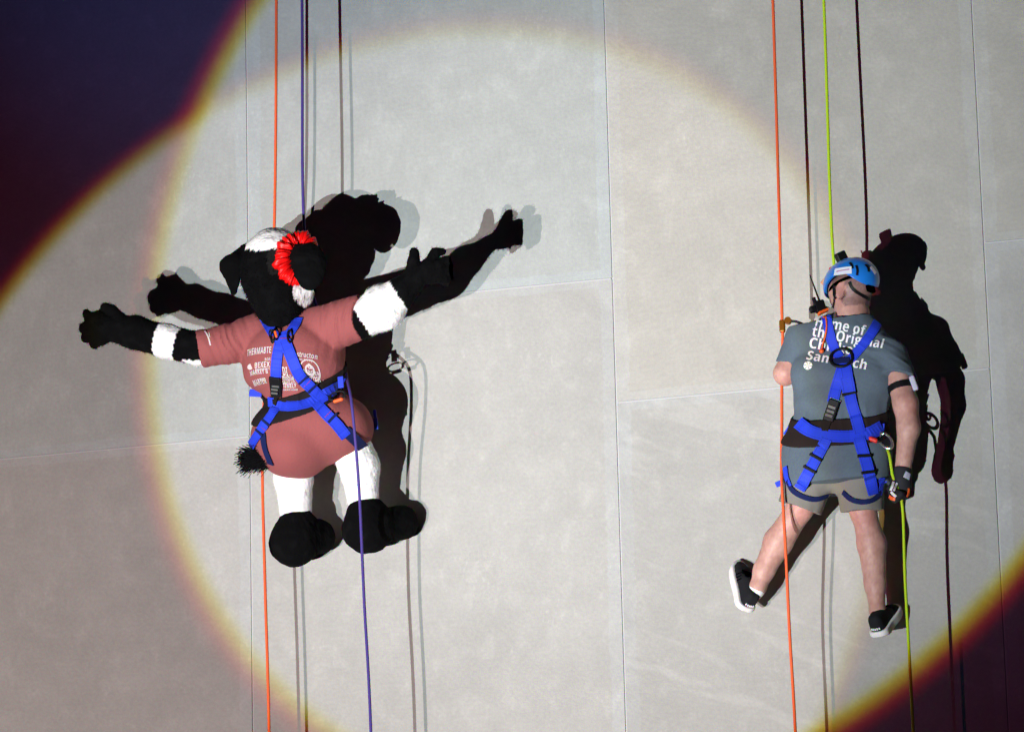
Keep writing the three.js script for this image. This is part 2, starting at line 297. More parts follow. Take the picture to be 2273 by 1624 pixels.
// ---------- person in the animal costume ----------
{
  const o = thing('person', 'person in a black and white plush animal costume and maroon shirt, arms spread wide', 'person');
  const fur = (x, y, z) => 0.0035 * nz(x * 28, y * 28, z * 28) + 0.0022 * nz(x * 75, y * 75, z * 75);
  const coat = (list, k) => { const f = blend(list, k); return (x, y, z) => f(x, y, z) - fur(x, y, z); };
  const furMat = new THREE.MeshPhysicalMaterial({ vertexColors: true, roughness: 1, specularIntensity: 0.12, sheen: 0.12, sheenRoughness: 0.5, sheenColor: new THREE.Color(0.08, 0.09, 0.1) });
  const BLACK = (x, y, z) => { const k = 0.0028 + 0.003 * Math.max(0, nz(x * 22, y * 22, z * 22)); return [k, k * 1.02, k * 1.12]; };
  const WHITE = (x, y, z) => { const k = 0.88 + 0.03 * nz(x * 30, y * 30, z * 30); return [k, k * 0.99, k * 0.98]; };
  const inside = (b) => (x, y, z) => dist(b, x, y, z) + 0.012 * nz(x * 40, y * 40, z * 40) < 0;

  // one continuous suit: torso, arms with mitts, legs
  const trunkF = blend([
    bone(at(612, 782, 0.5), at(692, 778, 0.5), 0.105, 0.105), bone(at(660, 800, 0.48), at(680, 960, 0.4), 0.14, 0.14),
    bone(at(565, 748, 0.54), at(440, 774, 0.57), 0.078, 0.074), bone(at(440, 774, 0.57), at(368, 757, 0.59), 0.074, 0.077), bone(at(368, 757, 0.59), at(300, 738, 0.61), 0.074, 0.074), bone(at(300, 738, 0.61), at(248, 727, 0.62), 0.074, 0.062),
    bone(at(715, 728, 0.55), at(805, 709, 0.63), 0.084, 0.08), bone(at(805, 709, 0.63), at(850, 682, 0.67), 0.08, 0.104), bone(at(850, 682, 0.67), at(886, 652, 0.7), 0.1, 0.07), bone(at(886, 652, 0.7), at(932, 608, 0.72), 0.066, 0.05),
    bone(at(650, 985, 0.29), at(651, 1060, 0.25), 0.088, 0.088), bone(at(651, 1060, 0.25), at(658, 1170, 0.2), 0.087, 0.068), bone(at(775, 985, 0.31), at(797, 1035, 0.27), 0.095, 0.092), bone(at(797, 1035, 0.27), at(808, 1130, 0.2), 0.09, 0.067),
  ], 0.022);
  const mittL = blend([ball(at(219, 728, 0.63), 0.074, 0.086, 0.058), bone(at(264, 707, 0.64), at(248, 690, 0.65), 0.032, 0.028), bone(at(248, 690, 0.65), at(233, 682, 0.655), 0.028, 0.023), bone(at(214, 716, 0.64), at(192, 697, 0.64), 0.03, 0.022),
    bone(at(200, 724, 0.63), at(187, 728, 0.6), 0.03, 0.026), bone(at(187, 728, 0.6), at(196, 730, 0.55), 0.026, 0.022), bone(at(204, 742, 0.63), at(192, 748, 0.6), 0.03, 0.026), bone(at(192, 748, 0.6), at(201, 748, 0.55), 0.026, 0.022), bone(at(216, 754, 0.63), at(208, 762, 0.6), 0.027, 0.023), bone(at(208, 762, 0.6), at(214, 758, 0.55), 0.023, 0.02)], 0.007);
  const mittR = blend([ball(at(958, 600, 0.72), 0.058, 0.062, 0.052), bone(at(914, 604, 0.735), at(918, 580, 0.75), 0.032, 0.028), bone(at(918, 580, 0.75), at(920, 560, 0.75), 0.027, 0.023), bone(at(948, 590, 0.74), at(966, 560, 0.74), 0.028, 0.022), bone(at(966, 560, 0.74), at(982, 558, 0.72), 0.021, 0.017),
    bone(at(975, 590, 0.735), at(992, 580, 0.72), 0.03, 0.027), bone(at(992, 580, 0.72), at(999, 592, 0.68), 0.026, 0.022), bone(at(978, 603, 0.735), at(998, 600, 0.72), 0.029, 0.026), bone(at(998, 600, 0.72), at(1000, 611, 0.68), 0.025, 0.021), bone(at(972, 616, 0.73), at(991, 618, 0.715), 0.027, 0.023), bone(at(991, 618, 0.715), at(988, 626, 0.68), 0.022, 0.019)], 0.007);
  const suit0 = join(0.014, trunkF, mittL, mittR), suit = (x, y, z) => suit0(x, y, z) - fur(x, y, z) * (y < 11.35 ? 0.35 : 1);
  const legTop = plane(at(700, 945, 0.4), V(0, -1, 0));
  const ragged = (x, y, z) => 0.007 * nz(x * 45, y * 45, z * 45), nL = at(350, 752, 0.6).sub(at(395, 762, 0.6)), nR = at(883, 655, 0.7).sub(at(812, 702, 0.7));
  const bandL = [plane(at(351, 752, 0.6), nL), plane(at(394, 760, 0.6), nL)], bandR = [plane(at(884, 657, 0.68), nR), plane(at(802, 712, 0.7), nR)], under = inside(ball(at(410, 818, 0.56), 0.1, 0.03, 0.1));
  const pal = (x, y, z) => { const r = ragged(x, y, z), left = x < -0.9; return left ? (bandL[0](x, y, z) + r < 0 && bandL[1](x, y, z) + r > 0) || under(x, y, z) : bandR[0](x, y, z) + r < 0 && bandR[1](x, y, z) + r > 0; };
  const suitMesh = obj('body', skin(suit, ...fence([at(170, 550, 0.4), at(1020, 550, 0.4), at(600, 1240, 0.15), at(600, 1200, 0.82)], 0.02), 0.0075, (x, y, z) => (legTop(x, y, z) > 0 || (y > 11 && pal(x, y, z)) ? WHITE : BLACK)(x, y, z)), furMat, o);

  // boots
  for (const [h, t, c] of [[[652, 1203, 0.2], [706, 1191, 0.1], [660, 1160, 0.21]], [[814, 1174, 0.2], [889, 1160, 0.085], [812, 1135, 0.21]]]) {
    const crease = plane(at(lerp(h[0], t[0], 0.62), h[1], lerp(h[2], t[2], 0.62)), V(0.8, 0.1, -0.6));
    const f0 = coat([ball(at(...h), 0.092, 0.092, 0.092), bone(at(...h), at(...t), 0.09, 0.08), bone(at(...c), at(...h), 0.078, 0.09)], 0.06);
    const f = (x, y, z) => f0(x, y, z) + 0.004 * Math.exp(-((crease(x, y, z) / 0.012) ** 2)) + 0.004 * nz(x * 14, y * 14, z * 14);
    obj('boot', skin(f, ...fence([at(...h), at(...t), at(...c)], 0.14), 0.0075, BLACK), furMat, o);
  }

  // shirt, drawn in at the belt and ballooning over the hips
  const sleeveL = both(blend([bone(at(575, 742, 0.54), at(500, 765, 0.56), 0.1, 0.088), bone(at(500, 765, 0.56), at(430, 777, 0.57), 0.088, 0.083)], 0.02), plane(at(443, 773, 0.57), at(430, 777, 0.57).sub(at(500, 765, 0.56))));
  const sleeveR = both(blend([bone(at(700, 735, 0.54), at(760, 716, 0.59), 0.108, 0.1), bone(at(760, 716, 0.59), at(825, 698, 0.65), 0.1, 0.1)], 0.02), plane(at(808, 704, 0.63), at(815, 701, 0.64).sub(at(760, 716, 0.59)).add(V(0, -0.02, 0))));
  const trunk = blend([ball(at(650, 795, 0.5), 0.235, 0.185, 0.2), bone(at(600, 745, 0.52), at(705, 735, 0.53), 0.1, 0.1), ball(at(652, 828, 0.49), 0.222, 0.095, 0.19), ball(at(674, 888, 0.45), 0.168, 0.08, 0.155)], 0.035);
  const balloon = blend([ball(at(640, 972, 0.36), 0.172, 0.15, 0.2), ball(at(737, 950, 0.36), 0.187, 0.155, 0.2), ball(at(690, 950, 0.38), 0.215, 0.125, 0.21), ball(at(655, 1004, 0.38), 0.145, 0.112, 0.19)], 0.05);
  const sag0 = join(0.02, trunk, balloon, sleeveL, sleeveR), armL = at(500, 765, 0.56), armR = at(760, 716, 0.59), neck = at(650, 700, 0.6);
  const waist = at(676, 868, 0.45);
  const shirt = (x, y, z) => {
    const dl = (x - armL.x), dr = (x - armR.x), wl = Math.exp(-((dl / 0.13) ** 2 + ((y - armL.y) / 0.16) ** 2)), wr = Math.exp(-((dr / 0.12) ** 2 + ((y - armR.y) / 0.16) ** 2)), q = 0.05 * nz(x * 5, y * 5, z * 5);
    const crush = (u, v) => { const a = nz(u * 24 + q * 20, v * 5, z * 5), c = nz(u * 44, v * 8, z * 9 + 5); return 0.017 * (0.5 - Math.abs(a)) * 0.9 + 0.007 * c; };
    const folds = wl * crush(x + y * 0.28, y) + wr * crush(x - y * 0.18, y + 3) + 0.004 * nz(x * 9, y * 7, z * 9) + Math.exp(-(((y - waist.y - (x - waist.x) * 0.28 + (z - waist.z) * 0.8) / 0.1) ** 2)) * 0.012 * (0.35 - Math.abs(nz(x * 17, y * 4, z * 17 + 2)));
    return sag0(x, y, z) - folds - 0.0008 * nz(x * 90, y * 90, z * 90);
  };
  const maroon = cloth(0.285, 0.073, 0.072);
  const shirtMesh = obj('shirt', skin(shirt, ...fence([at(430, 650, 0.3), at(820, 650, 0.3), at(640, 1080, 0.15), at(640, 1080, 0.76)], 0.03), 0.0075), maroon, o);
  { // sponsor print across the back and a mark on the sleeve
    const ink = mat(0.62, 0.54, 0.54, 0.85), F = frameOn(shirt, [549, 792], [694, 791], [549, 775]);
    const line = (s, px, py, size, w) => obj('print', print(shirt, s, onBody(shirt, px, py), F.x, F.y, size, w), ink, shirtMesh);
    line('THERMABTE', 549, 791, 0.03, 0.135); line('constructon', 641, 790, 0.024, 0.115); line('BOX', 588, 800, 0.012, 0.03); line('services group', 645, 797, 0.01, 0.09);
    line('BEXEX', 566, 817, 0.024, 0.08); line('RESTAURANTS', 567, 822, 0.007, 0.078);
    line('MARKEY B', 557, 834, 0.018, 0.1); line('MARTER', 566, 857, 0.018, 0.08); line('& sons', 574, 846, 0.008, 0.035);
    line('mobile', 628, 843, 0.02, 0.05); line('SALES CO', 628, 851, 0.011, 0.058); line('TIMELY', 629, 861, 0.02, 0.062); line('market street', 629, 867, 0.009, 0.07);
    line('UNITED CO', 677, 842, 0.016, 0.08); line('FLY B', 690, 855, 0.02, 0.036); line('DI', 629, 833, 0.034, 0.022);
    const A = onBody(shirt, 687, 820), ringG = (r0, r1) => { const g = new THREE.RingGeometry(r0, r1, 40, 1), p = g.attributes.position; for (let i = 0; i < p.count; i++) { const q = cast(shirt, A.clone().addScaledVector(F.x, p.getX(i)).addScaledVector(F.y, p.getY(i)).add(V(0, 0, 0.2)), V(0, 0, -1), 0.5), n = normalAt(shirt, q); q.addScaledVector(n, 0.0022); p.setXYZ(i, q.x, q.y, q.z); g.attributes.normal.setXYZ(i, n.x, n.y, n.z); } return g; };
    obj('print', ringG(0.036, 0.041), ink, shirtMesh); obj('print', ringG(0.013, 0.02), ink, shirtMesh);
    line('BURGER', 672, 826, 0.013, 0.062); line('AND SHAKE', 674, 833, 0.008, 0.054); line('&', 683, 817, 0.02, 0.018);
    const mark = [[454, 735], [462, 748], [467, 766]]; obj('print', strap(shirt, mark, 0.007, { th: 0.001, n: 10 }), ink, shirtMesh);
    obj('print', strap(shirt, [[464, 738], [466, 748]], 0.004, { th: 0.001, n: 6 }), ink, shirtMesh);
    const badge = onBody(shirt, 556, 814), bg = new THREE.CircleGeometry(0.014, 16); bg.translate(0, 0, 0.001); obj('print', place(bg, badge.addScaledVector(normalAt(shirt, badge), 0.002), F.x, F.y, F.x.clone().cross(F.y)), ink, shirtMesh);
  }

  // costume head with ears, hair tie and coat patches
  const flap = onBody(shirt, 622, 714); flap.addScaledVector(normalAt(shirt, flap), 0.012);
  const headF = coat([ball(at(612, 588, 0.6), 0.158, 0.168, 0.175), bone(at(612, 625, 0.61), at(618, 672, 0.63), 0.15, 0.115), bone(at(617, 655, 0.66), flap, 0.115, 0.05), bone(at(612, 630, 0.52), at(620, 655, 0.4), 0.12, 0.095), bone(at(672, 640, 0.62), at(672, 660, 0.6), 0.06, 0.045)], 0.05);
  const headS = (x, y, z) => headF(x, y, z) - 0.004 * nz(x * 11, y * 4, z * 11);
  const crown = inside(ball(at(600, 531, 0.70), 0.124, 0.09, 0.16)), cheek = inside(ball(at(676, 652, 0.68), 0.052, 0.055, 0.13)), felt = inside(ball(at(612, 580, 0.76), 0.042, 0.07, 0.07));
  const head = obj('costume_head', skin(headS, ...fence([at(520, 490, 0.3), at(720, 745, 0.3), at(612, 745, 0.82)], 0.03), 0.0075, (x, y, z) => (crown(x, y, z) || cheek(x, y, z) ? WHITE(x, y, z) : felt(x, y, z) ? [0.012, 0.0115, 0.011] : BLACK(x, y, z))), furMat, o);
  const earL = coat([bone(at(545, 556, 0.6), at(516, 590, 0.64), 0.034, 0.056, [1, 1, 2]), bone(at(516, 590, 0.64), at(518, 648, 0.66), 0.056, 0.016, [1, 1, 2])], 0.03);
  obj('ear', skin(earL, ...fence([at(541, 556, 0.6), at(519, 643, 0.66), at(505, 590, 0.64)], 0.09), 0.006, BLACK), furMat, head);
  const earR = coat([ball(at(688, 592, 0.765), 0.075, 0.111, 0.042), ball(at(692, 582, 0.72), 0.06, 0.085, 0.05), bone(at(655, 576, 0.66), at(684, 588, 0.75), 0.09, 0.07)], 0.03);
  obj('ear', skin(earR, ...fence([at(687, 592, 0.72)], 0.16), 0.006, BLACK), furMat, head);
  { // ruffled satin hair tie
    const c = at(660, 571, 0.73), pos = [], idx = [], n = 220, m = 24, ax = V(0.91, 0, -0.41), ay = V(0.06, 0.98, -0.15), nn = ax.clone().cross(ay).normalize();
    for (let i = 0; i < n; i++) for (let j = 0; j < m; j++) {
      const t = i / n * Math.PI * 2, u = j / m * Math.PI * 2, cx = Math.cos(t), cy = Math.sin(t), ruff = 0.95 + 0.34 * nz(cx * 3.1 + Math.cos(u) * 0.5, cy * 3.1 + Math.sin(u) * 0.5, 4) + 0.3 * nz(cx * 7, cy * 7, Math.cos(u) * 1.1 + 9) + 0.18 * nz(cx * 14, cy * 14, Math.sin(u) * 1.6 + 3), r = 0.04 * ruff, rx = 0.066, ry = 0.1;
      const e = ax.clone().multiplyScalar(Math.cos(t)).addScaledVector(ay, Math.sin(t)), w = r * Math.cos(u);
      const p = c.clone().addScaledVector(ax, Math.cos(t) * (rx + w)).addScaledVector(ay, Math.sin(t) * (ry + w)).addScaledVector(nn, Math.sin(u) * r * 0.8 + 0.02 * nz(cx * 6, cy * 6, 21));
      pos.push(p.x, p.y, p.z);
    }
    for (let i = 0; i < n; i++) for (let j = 0; j < m; j++) { const a = i * m + j, b = ((i + 1) % n) * m + j, d = i * m + (j + 1) % m, e = ((i + 1) % n) * m + (j + 1) % m; idx.push(a, b, e, a, e, d); }
    const g = new THREE.BufferGeometry(); g.setAttribute('position', new THREE.Float32BufferAttribute(pos, 3)); g.setIndex(idx); g.computeVertexNormals();
    obj('hair_tie', g, mat(0.66, 0.004, 0.004, 0.42, { specularIntensity: 0.5 }), head).userData = { label: 'ruffled red satin hair tie round one ear' };
  }
  { // tail tuft
    const list = [], b = at(603, 1015, 0.42);
    for (let i = 0; i < 900; i++) {
      const s = b.clone().add(V((rnd() - 0.75) * 0.11, (rnd() - 0.5) * 0.05, (rnd() - 0.5) * 0.05)), l = 0.04 + rnd() * 0.07, d = V(-0.8 - rnd() * 0.5, (rnd() - 0.5) * 1.3, (rnd() - 0.5) * 1.1).normalize(), e = s.clone().addScaledVector(d, l).add(V(0, -0.012 * rnd(), 0)), mid = s.clone().lerp(e, 0.5).add(V(0, 0.006, 0));
      list.push(new THREE.TubeGeometry(new THREE.QuadraticBezierCurve3(s, mid, e), 3, 0.0015, 4));
    }
    list.push(new THREE.SphereGeometry(0.035, 16, 12).scale(1.6, 0.8, 0.8).translate(b.x - 0.03, b.y, b.z), tube([b.clone(), b.clone().add(V(0.08, 0.02, -0.08))], 0.02, 4));
    obj('tail', list, mat(0.004, 0.004, 0.005, 0.9, { specularIntensity: 0.2 }), o);
  }
  // short fur that breaks up the outline of the white and black pile
  {
    const blade = new THREE.ConeGeometry(0.0016, 0.02, 3, 1, true).translate(0, 0.008, 0), up = V(0, 1, 0);
    const grow = (mesh, count, white, name, len = 1) => {
      const p = mesh.geometry.attributes.position, nn = mesh.geometry.attributes.normal, c = mesh.geometry.attributes.color, pick = [];
      for (let i = 0; i < p.count; i++) if ((c.getX(i) > 0.4) === white) pick.push(i);
      const im = new THREE.InstancedMesh(blade, white ? mat(0.86, 0.85, 0.84, 1) : mat(0.004, 0.004, 0.0048, 0.8, { specularIntensity: 0.2 }), count), q = new THREE.Quaternion(), mm = new THREE.Matrix4();
      for (let k = 0; k < count; k++) {
        const i = pick[Math.floor(rnd() * pick.length)], n = V(nn.getX(i) + (rnd() - 0.5) * 1.1, nn.getY(i) - 0.35 + (rnd() - 0.5) * 0.9, nn.getZ(i) + (rnd() - 0.5) * 1.1).normalize(), s = (0.6 + rnd() * 0.7) * len;
        im.setMatrixAt(k, mm.compose(V(p.getX(i) + (rnd() - 0.5) * 0.006, p.getY(i) + (rnd() - 0.5) * 0.006, p.getZ(i) + (rnd() - 0.5) * 0.006), q.setFromUnitVectors(up, n), V(s, s, s)));
      }
      im.name = name; im.userData = { kind: 'stuff' }; im.castShadow = im.receiveShadow = true; mesh.add(im);
    };
    grow(suitMesh, 9000, false, 'black_fur', 0.55); grow(suitMesh, 5000, true, 'white_fur', 0.4); grow(head, 7000, false, 'black_fur', 0.6);
  }
  // harness
  const bm = at(676, 868, 0.45);
  const pad = padBelt(shirt, bm, V(0.955, 0.27, 0).normalize(), V(0, -0.8, 1).normalize(), 0.088, 0.012);
  const hn = obj('harness', skin(pad, ...fence([at(560, 960, 0.25), at(800, 800, 0.25), at(670, 960, 0.7), at(670, 800, 0.7)], 0.03), 0.007), M.pad, o);
  const over = (x, y, z) => Math.min(shirt(x, y, z) - 0.004, pad(x, y, z) - 0.001);
  const S = (pts, w, m = M.blue, opt) => obj('strap', strap(over, pts, w, opt), m, hn);
  S([[596, 893], [615, 898], [645, 902], [680, 896], [705, 884], [735, 868], [766, 846]], 0.052, M.blue, { lift: 0.002 });
  S([[662, 706], [654, 722], [640, 744]], 0.045); S([[585, 706], [596, 724], [608, 744]], 0.045);
  S([[624, 738], [626, 750], [628, 762]], 0.06);
  S([[622, 757], [616, 785], [613, 812], [612, 836]], 0.05); S([[612, 868], [609, 884], [606, 896]], 0.048, M.pad);
  S([[632, 757], [646, 793], [664, 832], [690, 862], [722, 893]], 0.052, M.blue, { lift: 0.005 });
  S([[700, 895], [722, 918], [748, 944], [767, 968]], 0.052, M.blue, { lift: 0.005 });
  S([[765, 955], [790, 978], [812, 1000]], 0.05, M.navy);
  S([[612, 906], [600, 925], [584, 947], [566, 975], [557, 990]], 0.048, M.blue, { lift: 0.004 });
  S([[583, 962], [588, 995], [601, 1030]], 0.034, M.navy);
  for (const [x, y, a] of [[672, 842, -0.85], [693, 864, -0.8], [737, 928, -0.8], [592, 938, 0.62], [577, 960, 0.6]]) { obj('adjuster', buckle(over, x, y, a, 0.058, 0.012, 0.008), M.navy, hn); }
  for (const [x, y, a] of [[632, 752, 0.02], [682, 852, -0.8], [728, 919, -0.8], [584, 950, 0.6]]) obj('stitching', buckle(over, x, y, a, 0.044, 0.003, 0.002, 0.007), M.stitch, hn);
  const bk = obj('buckle', buckle(over, 614, 856, 0.03, 0.058, 0.1, 0.016), M.black, hn); bk.userData = { label: 'black quick release buckle' };
  for (const [y] of [[852], [862], [871]]) obj('buckle_rib', buckle(over, 615, y, 0.03, 0.036, 0.01, 0.006, 0.02), M.grey, hn);
  for (const [x, y, ry] of [[606, 748, 0.6], [644, 748, -0.5]]) { const c = onBody(over, x, y); obj('ring', place(new THREE.TorusGeometry(0.02, 0.0045, 8, 24).scale(0.6, 1.4, 1), c.add(V(0, 0, 0.012)), V(Math.cos(ry), 0, Math.sin(ry)), V(0, 1, 0), V(-Math.sin(ry), 0, Math.cos(ry))), M.black, hn); }
  for (const [x, y, d, w, h, rz] of [[567, 872, 0.48, 0.06, 0.036, -0.15], [756, 848, 0.55, 0.026, 0.055, 0.05], [832, 918, 0.3, 0.014, 0.04, 0.1], [834, 940, 0.3, 0.02, 0.055, 0.05]]) obj('webbing_tab', box(w, h, 0.006).rotateZ(rz).translate(...at(x, y, d).toArray()), M.tab, hn);
  // hooks that hang on the harness
  const hook = (px, py, d, rz, label, gate) => {
    const c = thing('carabiner', label, 'carabiner', 'connectors on the harnesses'), p = at(px, py, d);
    const g = new THREE.TorusGeometry(0.026, 0.005, 8, 28).scale(0.8, 1.6, 1); g.rotateZ(rz); c.position.copy(p); c.scale.setScalar(py < 800 ? 0.65 : 0.9);
    obj('body', g, M.black, c); obj('gate', new THREE.CapsuleGeometry(0.0095, 0.035, 4, 10).rotateZ(rz).translate(Math.cos(rz) * 0.026, Math.sin(rz) * 0.026, 0.002), gate, c); return c;
  };
  hook(748, 878, 0.6, -1.35, 'black carabiner with an orange gate at the costumed person\'s hip', M.orange);
  hook(604, 744, 0.735, 0.25, 'small orange and black carabiner under the costume head', M.orange);
}

// ---------- man on the right ----------
{
  const o = thing('person', 'man in grey lettered shirt, shorts and blue helmet rappelling down the facade', 'person');
  const headC = at(1891, 651, 0.41), hf = V(-0.8, -0.2, -0.56).normalize(), hr0 = V(0, 1, 0).cross(hf).negate(), hu = V(0.12, 1, 0.12).addScaledVector(hf, -V(0.12, 1, 0.12).dot(hf)).normalize(), hr = hf.clone().cross(hu).normalize();
  const H = (r, u, f) => headC.clone().addScaledVector(hr, r).addScaledVector(hu, u).addScaledVector(hf, f);   // right, up, forward of the head
  const toHead = local(headC, hr, hu, hf);
  const skinTone = (x, y, z) => { const n = 0.14 * nz(x * 12, y * 12, z * 12) + 0.13 * nz(x * 34, y * 34, z * 34) + 0.14 * nz(x * 95, y * 60, z * 95); return [0.5 * (1 + n), 0.275 * (1 + 1.5 * n), 0.225 * (1 + 1.6 * n)]; };
  const headPrims = [bone(H(0, 0.02, -0.02), H(0, 0.02, 0.025), 0.088, 0.084), bone(H(0, -0.06, 0.03), H(0, -0.085, 0.06), 0.062, 0.045), bone(H(0, -0.02, 0.095), H(0, -0.04, 0.108), 0.011, 0.014), bone(H(-0.04, -0.015, 0.07), H(0.04, -0.015, 0.07), 0.022, 0.022), bone(H(-0.025, -0.075, 0.092), H(0.025, -0.075, 0.092), 0.008, 0.008),
    bone(headC.clone().add(V(0.0, -0.06, 0.0)), at(1893, 722, 0.39), 0.074, 0.088)];
  const bodyCore = blend([
    ...headPrims,
    bone(at(1800, 772, 0.36), at(1960, 795, 0.37), 0.062, 0.062), bone(at(1815, 835, 0.36), at(1930, 845, 0.36), 0.1, 0.1), bone(at(1820, 920, 0.36), at(1920, 925, 0.36), 0.085, 0.085), bone(at(1810, 1010, 0.32), at(1912, 1012, 0.32), 0.098, 0.098),
    // right arm
    bone(at(1985, 800, 0.39), at(2011, 895, 0.42), 0.06, 0.055), bone(at(2011, 895, 0.42), at(2018, 950, 0.41), 0.054, 0.05), bone(at(2018, 950, 0.41), at(2004, 1050, 0.38), 0.05, 0.034), bone(at(2004, 1050, 0.38), at(1998, 1078, 0.375), 0.034, 0.036, [1, 1, 1.2]),
    // left arm: bent, the hand in front of the chest on the rope
    bone(at(1775, 772, 0.36), at(1744, 828, 0.35), 0.06, 0.053), bone(at(1744, 828, 0.35), at(1772, 795, 0.19), 0.05, 0.045), bone(at(1772, 795, 0.19), at(1800, 745, 0.12), 0.042, 0.03),
    bone(at(1800, 745, 0.12), at(1808, 728, 0.11), 0.036, 0.036), bone(at(1808, 728, 0.11), at(1822, 722, 0.15), 0.011, 0.009), bone(at(1812, 736, 0.11), at(1826, 732, 0.15), 0.011, 0.009), bone(at(1812, 744, 0.11), at(1826, 741, 0.15), 0.011, 0.009), bone(at(1808, 752, 0.11), at(1822, 750, 0.15), 0.01, 0.008), bone(at(1796, 735, 0.13), at(1810, 715, 0.15), 0.012, 0.009),
    // legs
    bone(at(1803, 1025, 0.3), at(1778, 1125, 0.27), 0.092, 0.06), bone(at(1778, 1125, 0.27), at(1728, 1202, 0.2), 0.058, 0.064), bone(at(1728, 1202, 0.2), at(1697, 1265, 0.17), 0.064, 0.047), bone(at(1697, 1265, 0.17), at(1682, 1304, 0.165), 0.047, 0.036), bone(at(1682, 1304, 0.165), at(1660, 1318, 0.14), 0.034, 0.026),
    bone(at(1910, 1025, 0.3), at(1917, 1135, 0.26), 0.092, 0.06), bone(at(1917, 1135, 0.26), at(1936, 1208, 0.2), 0.054, 0.064), bone(at(1936, 1208, 0.2), at(1943, 1295, 0.18), 0.064, 0.047), bone(at(1943, 1295, 0.18), at(1949, 1358, 0.17), 0.047, 0.034), bone(at(1949, 1358, 0.17), at(1956, 1385, 0.15), 0.034, 0.026),
  ], 0.022);
  // ears stand off the head
  const ear = (s) => { const c = H(s * 0.088, -0.012, -0.012), a = local(c, hr.clone().multiplyScalar(s).addScaledVector(hf, -0.5).normalize(), hu, hf); return (x, y, z) => { const [r, u, f] = a(x, y, z), q = Math.hypot(u / 0.037, (f + u * 0.2) / 0.023); return Math.max((q - 1) * 0.018, Math.abs(r) - 0.006 - 0.004 * sstep(q, 0.6, 0.95)); }; };
  const man0 = join(0.008, bodyCore, ear(1), ear(-1)), man = (x, y, z) => man0(x, y, z) - 0.0022 * nz(x * 16, y * 9, z * 16);
  const hairline = (x, y, z) => { const [r, u, f] = toHead(x, y, z); return Math.hypot(r, u, f) < 0.15 && f < 0.035 - 0.5 * Math.max(0, -u) && u > -0.088 + 0.015 * nz(x * 30, y * 30, z * 30) && !(Math.abs(r) > 0.078 && Math.abs(u + 0.012) < 0.045 && Math.abs(f + 0.012) < 0.03) ; };
  const red = [at(2030, 905, 0.44), at(1868, 655, 0.47), at(1760, 840, 0.36), at(1775, 1140, 0.32), at(1920, 1150, 0.31)];
  obj('body', skin(man, ...fence([at(1600, 560, 0.1), at(2060, 560, 0.1), at(1800, 1430, 0.1), at(1800, 700, 0.62)], 0.03), 0.0075, (x, y, z) => {
    const c = skinTone(x, y, z); if (hairline(x, y, z)) { const k = 0.5 + 0.18 * nz(x * 120, y * 120, z * 120); return [c[0] * k, c[1] * k * 1.02, c[2] * k * 1.1]; }
    for (const r of red) { const w = 0.16 * Math.exp(-((x - r.x) ** 2 + (y - r.y) ** 2 + (z - r.z) ** 2) / 0.004); c[1] *= 1 - w; c[2] *= 1 - w * 0.9; }
    return c;
  }), new THREE.MeshPhysicalMaterial({ vertexColors: true, roughness: 0.55 }), o);

  // shirt
  const slR = both(blend([bone(at(1975, 795, 0.385), at(2004, 855, 0.405), 0.088, 0.074)], 0.01), plane(at(2006, 838, 0.41), at(2010, 890, 0.42).sub(at(1985, 780, 0.39)).add(V(-0.09, -0.02, 0))));
  const slL = both(blend([bone(at(1788, 762, 0.37), at(1754, 812, 0.355), 0.09, 0.07)], 0.01), plane(at(1752, 804, 0.35), V(-0.12, -1, -0.35)));
  const top = blend([bone(at(1796, 755, 0.37), at(1962, 793, 0.38), 0.1, 0.094), bone(at(1812, 830, 0.37), at(1935, 845, 0.37), 0.118, 0.116), bone(at(1818, 895, 0.355), at(1918, 905, 0.355), 0.113, 0.108), bone(at(1855, 738, 0.385), at(1925, 748, 0.385), 0.085, 0.08), bone(at(1890, 722, 0.385), at(1894, 712, 0.39), 0.1, 0.092), bone(at(1808, 742, 0.4), at(1870, 726, 0.4), 0.1, 0.097)], 0.05);
  const tails = blend([bone(at(1810, 950, 0.34), at(1915, 952, 0.34), 0.104, 0.1), bone(at(1800, 1005, 0.32), at(1918, 1008, 0.32), 0.132, 0.128), bone(at(1805, 1055, 0.31), at(1913, 1057, 0.31), 0.137, 0.134)], 0.04);
  const neckHole = plane(at(1888, 702, 0.45), V(-0.06, 1, 0.25)), hem = plane(at(1860, 1061, 0.44), V(0, -1, 0.0));
  const sewn = join(0.02, join(0.03, both(top, neckHole), both(tails, hem)), slR, slL);
  const puff = at(1865, 925, 0.37), uA = at(1975, 800, 0.4);
  const shirt = (x, y, z) => {
    const d = sewn(x, y, z), w = Math.exp(-(((x - uA.x) / 0.13) ** 2 + ((y - uA.y - 0.02) / 0.13) ** 2));
    const wr = w * (0.009 * (0.5 - Math.abs(nz((x * 0.55 + y * 0.85) * 22, (x - y) * 4, z * 5))) + 0.004 * nz((x * 0.55 + y * 0.85) * 46, (x - y) * 8, z * 8)) + 0.013 * Math.exp(-(((y - puff.y - 0.02 + (z - 0.35) * 0.6) / 0.075) ** 2)) * (0.3 - Math.abs(nz(x * 15, y * 4, z * 15))) + 0.0055 * nz(x * 7, y * 6, z * 7) + 0.0025 * nz(x * 19, y * 13, z * 19);
    return d - wr;
  };
  const heather = new THREE.MeshPhysicalMaterial({ vertexColors: true, roughness: 0.95, sheen: 0.2, sheenColor: new THREE.Color(0.3, 0.33, 0.36) });
